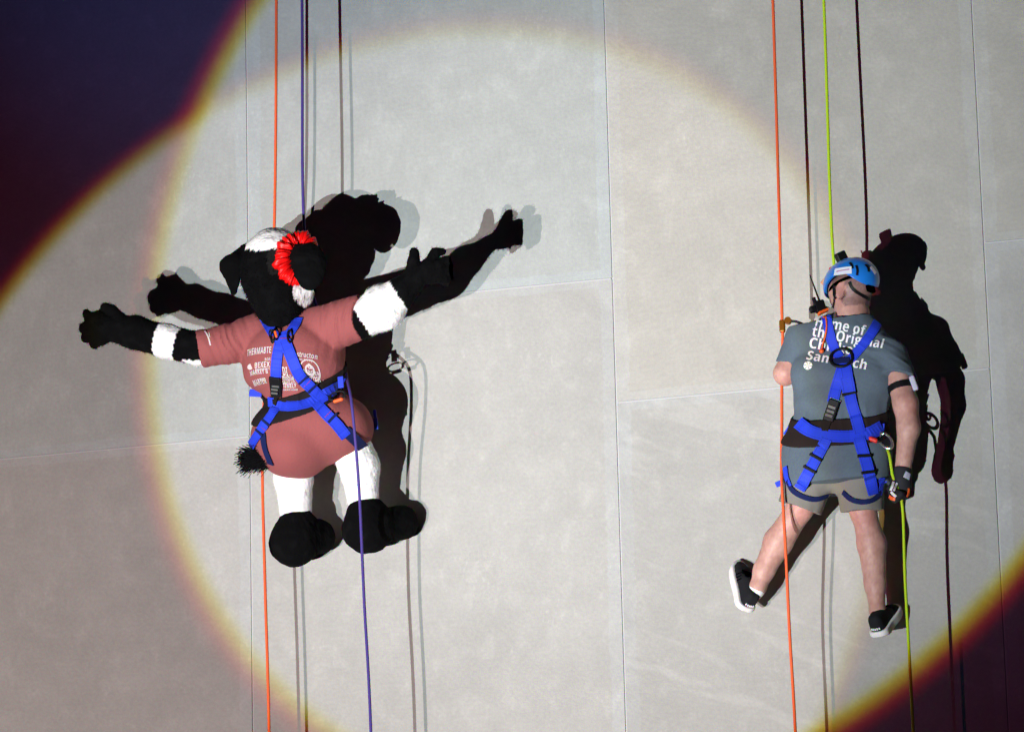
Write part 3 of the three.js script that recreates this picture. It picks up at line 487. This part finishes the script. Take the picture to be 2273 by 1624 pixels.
  const sh = obj('shirt', skin(shirt, ...fence([at(1720, 690, 0.2), at(2050, 690, 0.2), at(1800, 1070, 0.2), at(1800, 1080, 0.6)], 0.03), 0.0065, (x, y, z) => { const k = 1 + 0.16 * nz(x * 160, y * 160, z * 160) + 0.05 * nz(x * 30, y * 30, z * 30); return [0.086 * k, 0.118 * k, 0.152 * k]; }), heather, o);
  {
    const ink = mat(0.85, 0.85, 0.87, 0.8), F = frameOn(shirt, [1809, 720], [1915, 741], [1804, 742]); F.y.negate();
    const y = F.y.clone().multiplyScalar(F.y.y > 0 ? 1 : -1);
    for (const [s, px, py, w] of [['Home of', 1810, 723, 0.225], ['the Original', 1802, 745, 0.325], ['Chicken', 1796, 771, 0.235], ['Sandwich', 1790, 798, 0.275]]) obj('print', print(shirt, s, onBody(shirt, px, py), F.x, y, 0.046, w), ink, sh);
    const A = onBody(shirt, 1794, 811);
    const patch = (g) => { const p = g.attributes.position, n0 = F.x.clone().cross(y).normalize(); for (let i = 0; i < p.count; i++) { const q = cast(shirt, A.clone().addScaledVector(F.x, p.getX(i)).addScaledVector(y, p.getY(i)).addScaledVector(n0, 0.15), n0.clone().negate(), 0.4) ?? A, n = normalAt(shirt, q); q.addScaledVector(n, 0.002); p.setXYZ(i, q.x, q.y, q.z); g.attributes.normal.setXYZ(i, n.x, n.y, n.z); } return g; };
    const wedge = []; for (let k = 0; k < 6; k++) wedge.push(new THREE.CircleGeometry(0.0195, 8, k * Math.PI / 3 + 0.09, Math.PI / 3 - 0.18).toNonIndexed());
    obj('print', patch(merge(wedge)), ink, sh);
  }
  // shorts
  const legEnd = (k, n, ...b) => both(blend(b, k), n);
  const shorts = join(0.03, blend([bone(at(1803, 1035, 0.31), at(1915, 1037, 0.31), 0.117, 0.114)], 0.02),
    legEnd(0.02, plane(at(1776, 1127, 0.27), at(1770, 1145, 0.265).sub(at(1806, 1040, 0.31))), bone(at(1806, 1040, 0.31), at(1770, 1145, 0.265), 0.115, 0.097)),
    legEnd(0.02, plane(at(1917, 1134, 0.26), at(1916, 1155, 0.25).sub(at(1908, 1040, 0.31))), bone(at(1908, 1040, 0.31), at(1916, 1155, 0.255), 0.113, 0.094)));
  const shortsF = (x, y, z) => shorts(x, y, z) - 0.004 * nz(x * 10, y * 14, z * 10) - 0.0025 * nz(x * 26, y * 20, z * 26);
  obj('shorts', skin(shortsF, ...fence([at(1730, 980, 0.2), at(1975, 1150, 0.2), at(1860, 1170, 0.6)], 0.04), 0.007), cloth(0.2, 0.188, 0.168), o);
  const dressed = (x, y, z) => Math.min(shirt(x, y, z), shortsF(x, y, z));

  // socks and shoes: toes up against the wall
  const shoe = (heel, toe, up) => {
    const f = toe.clone().sub(heel), L = f.length(); f.normalize(); const u = up.clone().addScaledVector(f, -up.dot(f)).normalize(), r = f.clone().cross(u), to = local(heel, r, u, f), W = (z) => 0.041 + 0.008 * sstep(z, 0.05, L * 0.7) - 0.02 * sstep(z, L * 0.85, L + 0.03);
    const lim = [heel.clone(), toe.clone(), heel.clone().addScaledVector(u, 0.12), toe.clone().addScaledVector(u, 0.1)];
    const foot = (x, z) => { const w = W(z), q = Math.max(0, -z + 0.0, z - (L - 0.0)); return Math.hypot(Math.max(0, Math.abs(x) - w + 0.03), q) - 0.03; };
    const upper = (x, y, z) => { const [a, b, c] = to(x, y, z), top = lerp(0.1, 0.052, sstep(c, 0.06, L * 0.75)) - 0.02 * sstep(c, L * 0.8, L + 0.03); return smax(foot(a * (1 + 0.25 * clamp(b / 0.1, 0, 1)), c) + 0.002, Math.max(b - top, -b + 0.012), 0.03) + 0.001 * Math.sin(c * 190 + b * 60) * sstep(c, 0.06, 0.1); };
    const sole = (x, y, z) => { const [a, b, c] = to(x, y, z); const bot = -0.014 + 0.018 * sstep(c, L * 0.7, L + 0.03) + 0.012 * (1 - sstep(c, -0.03, 0.02)); return smax(foot(a, c) - 0.005, Math.max(b - 0.026, bot - b), 0.008); };
    const s = obj('shoe', skin(upper, ...fence(lim, 0.08), 0.0055), mat(0.01, 0.0105, 0.013, 0.85, { specularIntensity: 0.4 }), o);
    obj('sole', skin(sole, ...fence(lim, 0.08), 0.0055), mat(0.78, 0.77, 0.75, 0.7), s);
    const back = heel.clone().addScaledVector(f, -0.036).addScaledVector(u, 0.04);
    for (let k = -2; k <= 2; k++) obj('heel_print', place(box(0.006, 0.011, 0.004, 0.001), back.clone().addScaledVector(r, k * 0.009).addScaledVector(f, 0.004 + 0.0012 * k * k), r, u, f.clone().negate()), M.white, s);
    for (let k = 0; k < 3; k++) obj('side_stripe', place(box(0.003, 0.034, 0.005, 0.001), heel.clone().addScaledVector(f, L * 0.45 + k * 0.018).addScaledVector(u, 0.05).addScaledVector(r, -0.046), r, u.clone().addScaledVector(f, -0.5).normalize(), f), M.grey, s);
    for (let k = 0; k < 4; k++) obj('lace', place(box(0.05, 0.006, 0.006, 0.002), heel.clone().addScaledVector(f, L * 0.42 + k * 0.022).addScaledVector(u, 0.085 - 0.009 * k), r, u, f), M.black, s);
  };
  const smax = (a, b, k) => -smin(-a, -b, k);
  shoe(at(1653, 1346, 0.125), at(1640, 1262, 0.03), V(0.65, 0.35, 0.7));
  shoe(at(1955, 1406, 0.16), at(1984, 1358, 0.035), V(-0.1, 0.85, 0.45));
  for (const [a, b, r0] of [[[1680, 1308, 0.163], [1668, 1322, 0.14], 0.039], [[1949, 1368, 0.168], [1954, 1386, 0.155], 0.038]]) obj('sock', skin(blend([bone(at(...a), at(...b), r0, r0 * 0.95)], 0.01), ...fence([at(...a), at(...b)], 0.08), 0.006), M.white, o);

  // glove closed round the rope
  {
    const rope0 = at(1982, 1052, 0.405), rope1 = at(1999, 1102, 0.40), P = (x, y, d) => at(x, y, d), list = [bone(P(2004, 1048, 0.38), P(2002, 1066, 0.378), 0.043, 0.044), ball(P(2001, 1081, 0.378), 0.047, 0.058, 0.036)];
    const root = [[2012, 1098, 0.37], [2006, 1102, 0.385], [1999, 1104, 0.395], [1991, 1102, 0.4]];
    [[1984, 1086], [1980, 1092], [1978, 1099], [1979, 1105]].forEach(([x, y], i) => { const k = root[i]; list.push(bone(P(...k), P(lerp(k[0], x, 0.5) + 2, lerp(k[1], y, 0.5) + 5, 0.425), 0.0145, 0.0135), bone(P(lerp(k[0], x, 0.5) + 2, lerp(k[1], y, 0.5) + 5, 0.425), P(x, y, 0.415), 0.0135, 0.011)); });
    list.push(bone(P(1990, 1066, 0.395), P(1978, 1084, 0.425), 0.018, 0.015), bone(P(1978, 1084, 0.425), P(1982, 1098, 0.432), 0.015, 0.011));
    const gf = blend(list, 0.01), gl = obj('glove', skin(gf, ...fence([P(2004, 1045, 0.38), P(1985, 1110, 0.4)], 0.09), 0.005), mat(0.014, 0.014, 0.02, 0.8), o);
    const g2 = (x, y, z) => gf(x, y, z) - 0.001;
    obj('patch', strap(g2, [[1984, 1070], [1981, 1080], [1978, 1089]], 0.011, { n: 8 }), M.white, gl); obj('patch', strap(g2, [[1991, 1072], [1987, 1082], [1984, 1090]], 0.009, { n: 8 }), M.white, gl);
    obj('patch', strap(g2, [[1979, 1092], [1984, 1098], [1990, 1103]], 0.012, { n: 8 }), M.white, gl); obj('patch', strap(g2, [[1976, 1101], [1981, 1106], [1988, 1108]], 0.016, { n: 8 }), M.orange, gl);
    obj('patch', strap(g2, [[2017, 1084], [2016, 1094], [2013, 1102]], 0.009, { n: 8 }), M.orange, gl); obj('patch', strap(g2, [[2008, 1052], [2019, 1058]], 0.03, { n: 5 }), M.tagGrey, gl);
  }
  // sleeve band and tag
  obj('arm_band', belt(man, at(2003, 862, 0.405), V(0.97, 0.2, 0), V(0, 0, 1), 0.03, { far: 0.1, th: 0.004, n: 28 }), M.black, o);
  obj('arm_tag', box(0.026, 0.072, 0.02, 0.008).rotateZ(0.28).translate(...at(2029, 850, 0.45).toArray()), M.tagGrey, o);

  // helmet
  {
    const C = H(0, 0.046, -0.012), to = local(C, hr, hu, hf);
    const oval = (r, u, f, g) => { const a = 0.117 + g, b = 0.112 + g, c = 0.138 + g, k0 = Math.hypot(r / a, u / b, f / c), k1 = Math.hypot(r / a / a, u / b / b, f / c / c); return k0 * (k0 - 1) / Math.max(k1, 1e-6); };
    const rim = (r, f) => -0.004 - 0.088 * sstep(-f, 0.045, 0.13) - 0.012 * sstep(f, 0.05, 0.13) + 0.016 * Math.exp(-((f / 0.06) ** 2));
    const shell = (x, y, z) => {
      const [r, u, f] = to(x, y, z), d = Math.max(oval(r, u, f, 0), -oval(r, u, f, -0.014), rim(r, f) - u);
      let cut = 1; for (const s of [-1, 1]) for (const [a, b, w] of [[0.05, 0.02, 0.011], [0.062, -0.04, 0.011], [0.03, -0.07, 0.009]]) cut = Math.min(cut, Math.hypot((r - s * a) / 0.8, (f - b) * 0.38) - w);
      return Math.max(d, -Math.max(cut, 0.045 - u)) + 0.0;
    };
    const hm = obj('helmet', skin(shell, ...fence([C], 0.17), 0.0045), mat(0.012, 0.19, 0.68, 0.35, { clearcoat: 0.4, clearcoatRoughness: 0.25 }), o);
    const solid = (x, y, z) => oval(...to(x, y, z), 0.001);
    obj('sticker', strap(solid, [[1853, 604], [1872, 601], [1891, 599]], 0.036, { th: 0.0006, n: 10, lift: 0.001 }), mat(0.75, 0.76, 0.85, 0.5), hm);
    obj('sticker_print', strap(solid, [[1858, 603], [1872, 600], [1886, 598]], 0.006, { th: 0.0006, n: 8, lift: 0.0022 }), mat(0.45, 0.25, 0.4, 0.6), hm);
    obj('sticker', strap(solid, [[1933, 592], [1939, 599], [1944, 607]], 0.02, { th: 0.0006, n: 8, lift: 0.001 }), mat(0.75, 0.76, 0.8, 0.5), hm);
    for (const q of [[[1901, 589], [1904, 599], [1903, 611]], [[1886, 583], [1891, 588], [1893, 596]], [[1921, 587], [1927, 594], [1929, 603]]]) obj('vent', strap(solid, q, 0.011, { th: 0.001, n: 8, lift: 0.0005 }), M.black, hm);
    const sk = (x, y, z) => Math.min(man(x, y, z), 9);
    obj('chin_strap', strap(sk, [[1886, 626], [1893, 640], [1908, 652], [1930, 664]], 0.014, { th: 0.003, n: 14, lift: 0.001 }), M.black, hm);
    obj('chin_strap', strap(sk, [[1852, 632], [1852, 650], [1853, 668], [1850, 682]], 0.012, { th: 0.003, n: 12, lift: 0.001 }), M.black, hm);
    const p = at(1937, 655, 0.5); obj('headband_dial', place(box(0.05, 0.035, 0.02, 0.008), H(0.0, -0.035, -0.112), hr, hu, hf), M.black, hm);
    obj('headband', place(new THREE.TorusGeometry(0.095, 0.005, 6, 40).scale(0.98, 1.12, 1.6), H(0, 0.03, -0.006), hr, hf.clone(), hu.clone().negate()), M.black, hm);
    // camera on top of the helmet
    const cam = thing('action_camera', 'small black action camera mounted on top of the blue helmet', 'camera'), q = at(1868, 571, 0.42); cam.position.copy(q); cam.rotation.set(0.2, 0.6, 0.42);
    obj('body', box(0.05, 0.05, 0.035, 0.008), M.black, cam); obj('lens', new THREE.CylinderGeometry(0.014, 0.014, 0.012, 20).rotateX(Math.PI / 2).translate(0.006, 0.006, -0.022), M.grey, cam); obj('mount', box(0.018, 0.05, 0.018, 0.004).translate(0.004, -0.04, 0), M.black, cam);
  }

  // harness
  const bm = at(1865, 945, 0.345);
  const pad = padBelt(dressed, bm, V(0.999, -0.03, 0).normalize(), V(0, -0.62, 1).normalize(), 0.105, 0.012);
  const hn = obj('harness', skin((x, y, z) => Math.max(pad(x, y, z), Math.hypot(x - bm.x, z - bm.z) - 0.31), ...fence([at(1730, 1030, 0.2), at(1985, 900, 0.2), at(1865, 1030, 0.58), at(1865, 880, 0.58)], 0.03), 0.007), mat(0.02, 0.013, 0.012, 0.9, { specularIntensity: 0.3 }), o);
  const onto = (x, y, z) => Math.min(dressed(x, y, z) - 0.004, pad(x, y, z) - 0.001);
  const S = (pts, w, m = M.blue, opt) => obj('strap', strap(onto, pts, w, opt), m, hn);
  S([[1772, 938], [1795, 955], [1825, 965], [1865, 969], [1905, 967], [1935, 960], [1957, 948]], 0.058, M.blue, { lift: 0.002 });
  S([[1832, 696], [1836, 709], [1843, 742], [1852, 771], [1864, 794]], 0.044); S([[1948, 716], [1938, 735], [1922, 758], [1906, 778], [1888, 799]], 0.044);
  S([[1870, 795], [1875, 815], [1876, 835]], 0.058);
  S([[1872, 812], [1862, 845], [1854, 872], [1849, 893]], 0.052); S([[1838, 930], [1832, 945], [1828, 958]], 0.045, M.pad);
  S([[1878, 815], [1884, 850], [1890, 890], [1900, 925], [1910, 962]], 0.052, M.blue, { lift: 0.006 });
  S([[1880, 838], [1884, 858], [1886, 872]], 0.06, M.blue, { lift: 0.01, n: 8 });
  S([[1836, 975], [1822, 1000], [1806, 1030], [1788, 1062], [1775, 1086]], 0.052, M.blue, { lift: 0.004 });
  S([[1907, 972], [1915, 1000], [1924, 1030], [1932, 1065], [1938, 1098]], 0.054, M.blue, { lift: 0.004 });
  S([[1746, 1062], [1760, 1088], [1782, 1102], [1810, 1108], [1838, 1100]], 0.022, M.navy); S([[1872, 1092], [1890, 1108], [1912, 1114], [1936, 1110], [1956, 1092]], 0.022, M.navy);
  S([[1744, 1036], [1747, 1058], [1754, 1078]], 0.03); S([[1958, 1060], [1956, 1080], [1952, 1096]], 0.03);
  for (const [x, y, a] of [[1886, 874, 0.1], [1812, 1015, -0.55 + 0.0], [1798, 1042, -0.55], [1919, 1012, 0.25], [1927, 1048, 0.2]]) obj('adjuster', buckle(onto, x, y, a + (a < -0.4 ? 1.05 : -0.35), 0.064, 0.014, 0.009), M.black, hn);
  obj('buckle', buckle(onto, 1847, 911, 0.32, 0.05, 0.1, 0.016), M.black, hn);
  for (const [x, y] of [[1849, 904], [1846, 914], [1843, 924]]) obj('buckle_rib', buckle(onto, x, y, 0.32, 0.036, 0.013, 0.006, 0.021), M.grey, hn);
  obj('buckle_tag', buckle(onto, 1855, 889, 0.32, 0.05, 0.012, 0.004), M.tagGrey, hn);
  { const c = onBody(onto, 1869, 797), n = normalAt(onto, c), x = V(1, 0, 0).addScaledVector(n, -n.x).normalize(); obj('ring', place(new THREE.TorusGeometry(0.05, 0.0065, 8, 32).scale(1, 0.95, 1), c.addScaledVector(n, 0.012), x, n.clone().cross(x), n), M.black, hn); obj('ring_plate', place(box(0.075, 0.03, 0.006, 0.003), c.clone().addScaledVector(n, -0.002).add(V(0, -0.012, 0)), x, n.clone().cross(x), n), M.navy, hn); }
  for (const [x, y, d, w, h, rz] of [[1757, 957, 0.37, 0.052, 0.056, -0.6], [1957, 952, 0.4, 0.026, 0.052, -0.15], [1732, 1072, 0.3, 0.042, 0.026, 0.35], [1743, 1085, 0.32, 0.026, 0.04, -0.1], [1963, 1060, 0.33, 0.02, 0.05, 0.2]]) obj('webbing_tab', box(w, h, 0.006).rotateZ(rz).translate(...at(x, y, d).toArray()), M.tab, hn);
  // things hung on the man
  {
    const c = thing('carabiner', 'steel carabiner with a red gate on the man\'s right hip', 'carabiner', 'connectors on the harnesses'); c.position.copy(at(1966, 978, 0.42));
    obj('body', new THREE.TorusGeometry(0.024, 0.006, 8, 28).scale(1, 1.7, 1).rotateZ(0.6), M.steel, c); obj('gate', new THREE.CapsuleGeometry(0.011, 0.025, 4, 10).rotateZ(1.1).translate(-0.05, 0.0, 0.03), M.red, c); obj('lanyard', tube([V(-0.05, 0, 0.03), V(-0.02, -0.01, 0.03), V(0, 0.03, 0)], 0.006, 10), M.black, c);
    const r = thing('two_way_radio', 'black radio with a thin antenna and orange clip at the man\'s left shoulder', 'radio'); r.position.copy(at(1820, 680, 0.47)); r.rotation.set(0, 0.4, 0.25);
    obj('body', box(0.05, 0.055, 0.032, 0.008), M.black, r); obj('knob', new THREE.CylinderGeometry(0.009, 0.009, 0.02, 14).translate(-0.016, 0.036, 0), M.black, r); obj('antenna', new THREE.CylinderGeometry(0.0025, 0.005, 0.13, 10).translate(0.008, 0.09, 0).rotateZ(0.06), M.black, r); obj('clip', box(0.05, 0.012, 0.036, 0.004).rotateZ(0.2).translate(0.008, -0.028, 0.001), M.orange, r); obj('speaker', box(0.03, 0.03, 0.03, 0.008).translate(-0.036, -0.008, 0.004), M.black, r);
    const cord = curve2([[1826, 692], [1834, 705], [1836, 722], [1833, 745], [1827, 765], [1825, 780]], 20).map((q) => { const p = onBody(onto, q.x, q.y); return p.addScaledVector(normalAt(onto, p), 0.008); });
    tag(obj('radio_lanyard', [tube(cord, 0.004, 40), new THREE.SphereGeometry(0.011, 14, 10).translate(...cord.at(-1).toArray())], M.orange), 'coiled orange lanyard running from the radio down the left strap', 'lanyard');
    const g = thing('rope_grab', 'amber metal rope grab clamped on the orange rope beside the man\'s left shoulder', 'rope grab'); g.position.copy(at(1737, 724, 0.285)); g.scale.setScalar(0.8);
    obj('body', box(0.034, 0.075, 0.03, 0.01), M.amber, g); obj('cam', new THREE.CylinderGeometry(0.02, 0.02, 0.026, 20).rotateX(Math.PI / 2).translate(0.034, 0.03, 0), M.amber, g); obj('link', tube([V(0.03, 0.03, 0), V(0.08, 0.02, 0.0), V(0.12, 0.0, 0.0)], 0.008, 10), M.black, g);
    const de = thing('descender', 'orange descender with a swept lever on the yellow rope behind the helmet', 'descender'); de.position.copy(at(1852, 604, 0.312));
    obj('body', box(0.045, 0.05, 0.03, 0.01), M.orange, de); obj('lever', tube([V(0, 0, 0), V(-0.03, -0.02, 0), V(-0.058, -0.05, 0.004)], 0.008, 12), mat(0.85, 0.45, 0.25, 0.5), de);
  }
}

// ---------- ropes ----------
{
  const sheath = (r, g, b, k = 0.6) => { // braided sheath
    const t = canvasFree(32, 32, (i, j) => { const a = Math.sin((i + j) / 32 * Math.PI * 4), c = Math.sin((i - j) / 32 * Math.PI * 4), s = 255 * (k + (1 - k) * (0.5 + 0.25 * a * c + 0.25 * Math.max(a, c))); return [s, s, s]; }); t.colorSpace = THREE.SRGBColorSpace; t.repeat.set(1400, 2);
    const m = mat(r, g, b, 0.7); m.map = t; return m;
  };
  const TOP = 28.1, rope = (pts, m, label) => {
    const first = pts[0].clone(), last = pts.at(-1).clone(), dir = first.clone().sub(pts[1]), list = [V(first.x + dir.x / dir.y * 14 * 0.2, TOP, first.z), V(first.x + dir.x / dir.y * 6 * 0.4, 20, first.z), ...pts, V(last.x, 5, last.z), V(last.x + 0.05, 0.3, last.z + 0.1), V(last.x + 0.5, 0.012, last.z + 0.3), V(last.x + 1.4, 0.012, last.z + 0.1)];
    const c = new THREE.CatmullRomCurve3(list, false, 'centripetal');
    return tag(obj('rope', new THREE.TubeGeometry(c, 700, 0.007, 8), m), label, 'rope', 'ropes hanging down the facade');
  };
  const O = sheath(0.98, 0.14, 0.035, 0.8), O2 = sheath(0.98, 0.14, 0.035, 0.8);
  rope([at(613, 0, 0.33), at(609, 480, 0.33), at(604, 620, 0.3), at(592, 820, 0.28), at(585, 900, 0.28), at(582, 1035, 0.3), at(588, 1300, 0.31), at(597, 1624, 0.31)], O, 'orange rope that runs behind the costumed person\'s head and shoulder');
  rope([at(670, 0, 0.4), at(675, 505, 0.4), at(690, 640, 0.3), at(735, 760, 0.26), at(764, 815, 0.4), at(771, 845, 0.52), at(779, 885, 0.6), at(787, 960, 0.58), at(797, 1090, 0.5), at(808, 1330, 0.45), at(823, 1624, 0.44)], sheath(0.085, 0.05, 0.33), 'purple rope that leaves the costumed person\'s right hip');
  rope([at(1716, 0, 0.275), at(1736, 690, 0.285), at(1738, 760, 0.285), at(1736, 850, 0.28), at(1736, 950, 0.3), at(1735, 1040, 0.36), at(1737, 1090, 0.39), at(1745, 1230, 0.36), at(1753, 1400, 0.31), at(1766, 1624, 0.29)], O2, 'orange rope along the man\'s left side through the rope grab');
  rope([at(1829, 0, 0.31), at(1852, 590, 0.31), at(1870, 720, 0.2), at(1930, 880, 0.18), at(1966, 985, 0.36), at(1975, 1010, 0.41), at(1982, 1055, 0.41), at(1991, 1080, 0.415), at(2001, 1104, 0.405), at(2010, 1290, 0.385), at(2028, 1624, 0.37)], sheath(0.55, 0.8, 0.012, 0.8), 'yellow-green rope held in the man\'s gloved right hand');
  for (const [px, d] of [[613, 0.33], [670, 0.4], [1716, 0.275], [1829, 0.31]]) {
    const b = thing('roof_outrigger', ['steel roof outrigger holding the orange rope above the costumed person', 'steel roof outrigger holding the purple rope', 'steel roof outrigger holding the orange rope above the man', 'steel roof outrigger holding the yellow-green rope'][[613, 670, 1716, 1829].indexOf(px)], 'outrigger', 'outriggers on the roof edge');
    const x = at(px, 0, d).x; b.position.set(x - 0.03, 28.6, 0);
    obj('beam', box(0.08, 0.1, 1.6, 0.01).translate(0, 0, -0.2), M.steel, b); obj('sheave', new THREE.CylinderGeometry(0.05, 0.05, 0.03, 20).rotateZ(Math.PI / 2).translate(0.03, -0.1, d + 0.03), M.black, b); obj('base_plate', box(0.3, 0.02, 0.4, 0.005).translate(0, -0.055, -0.3), M.steel, b);
  }
}


renderer.render(scene, camera);
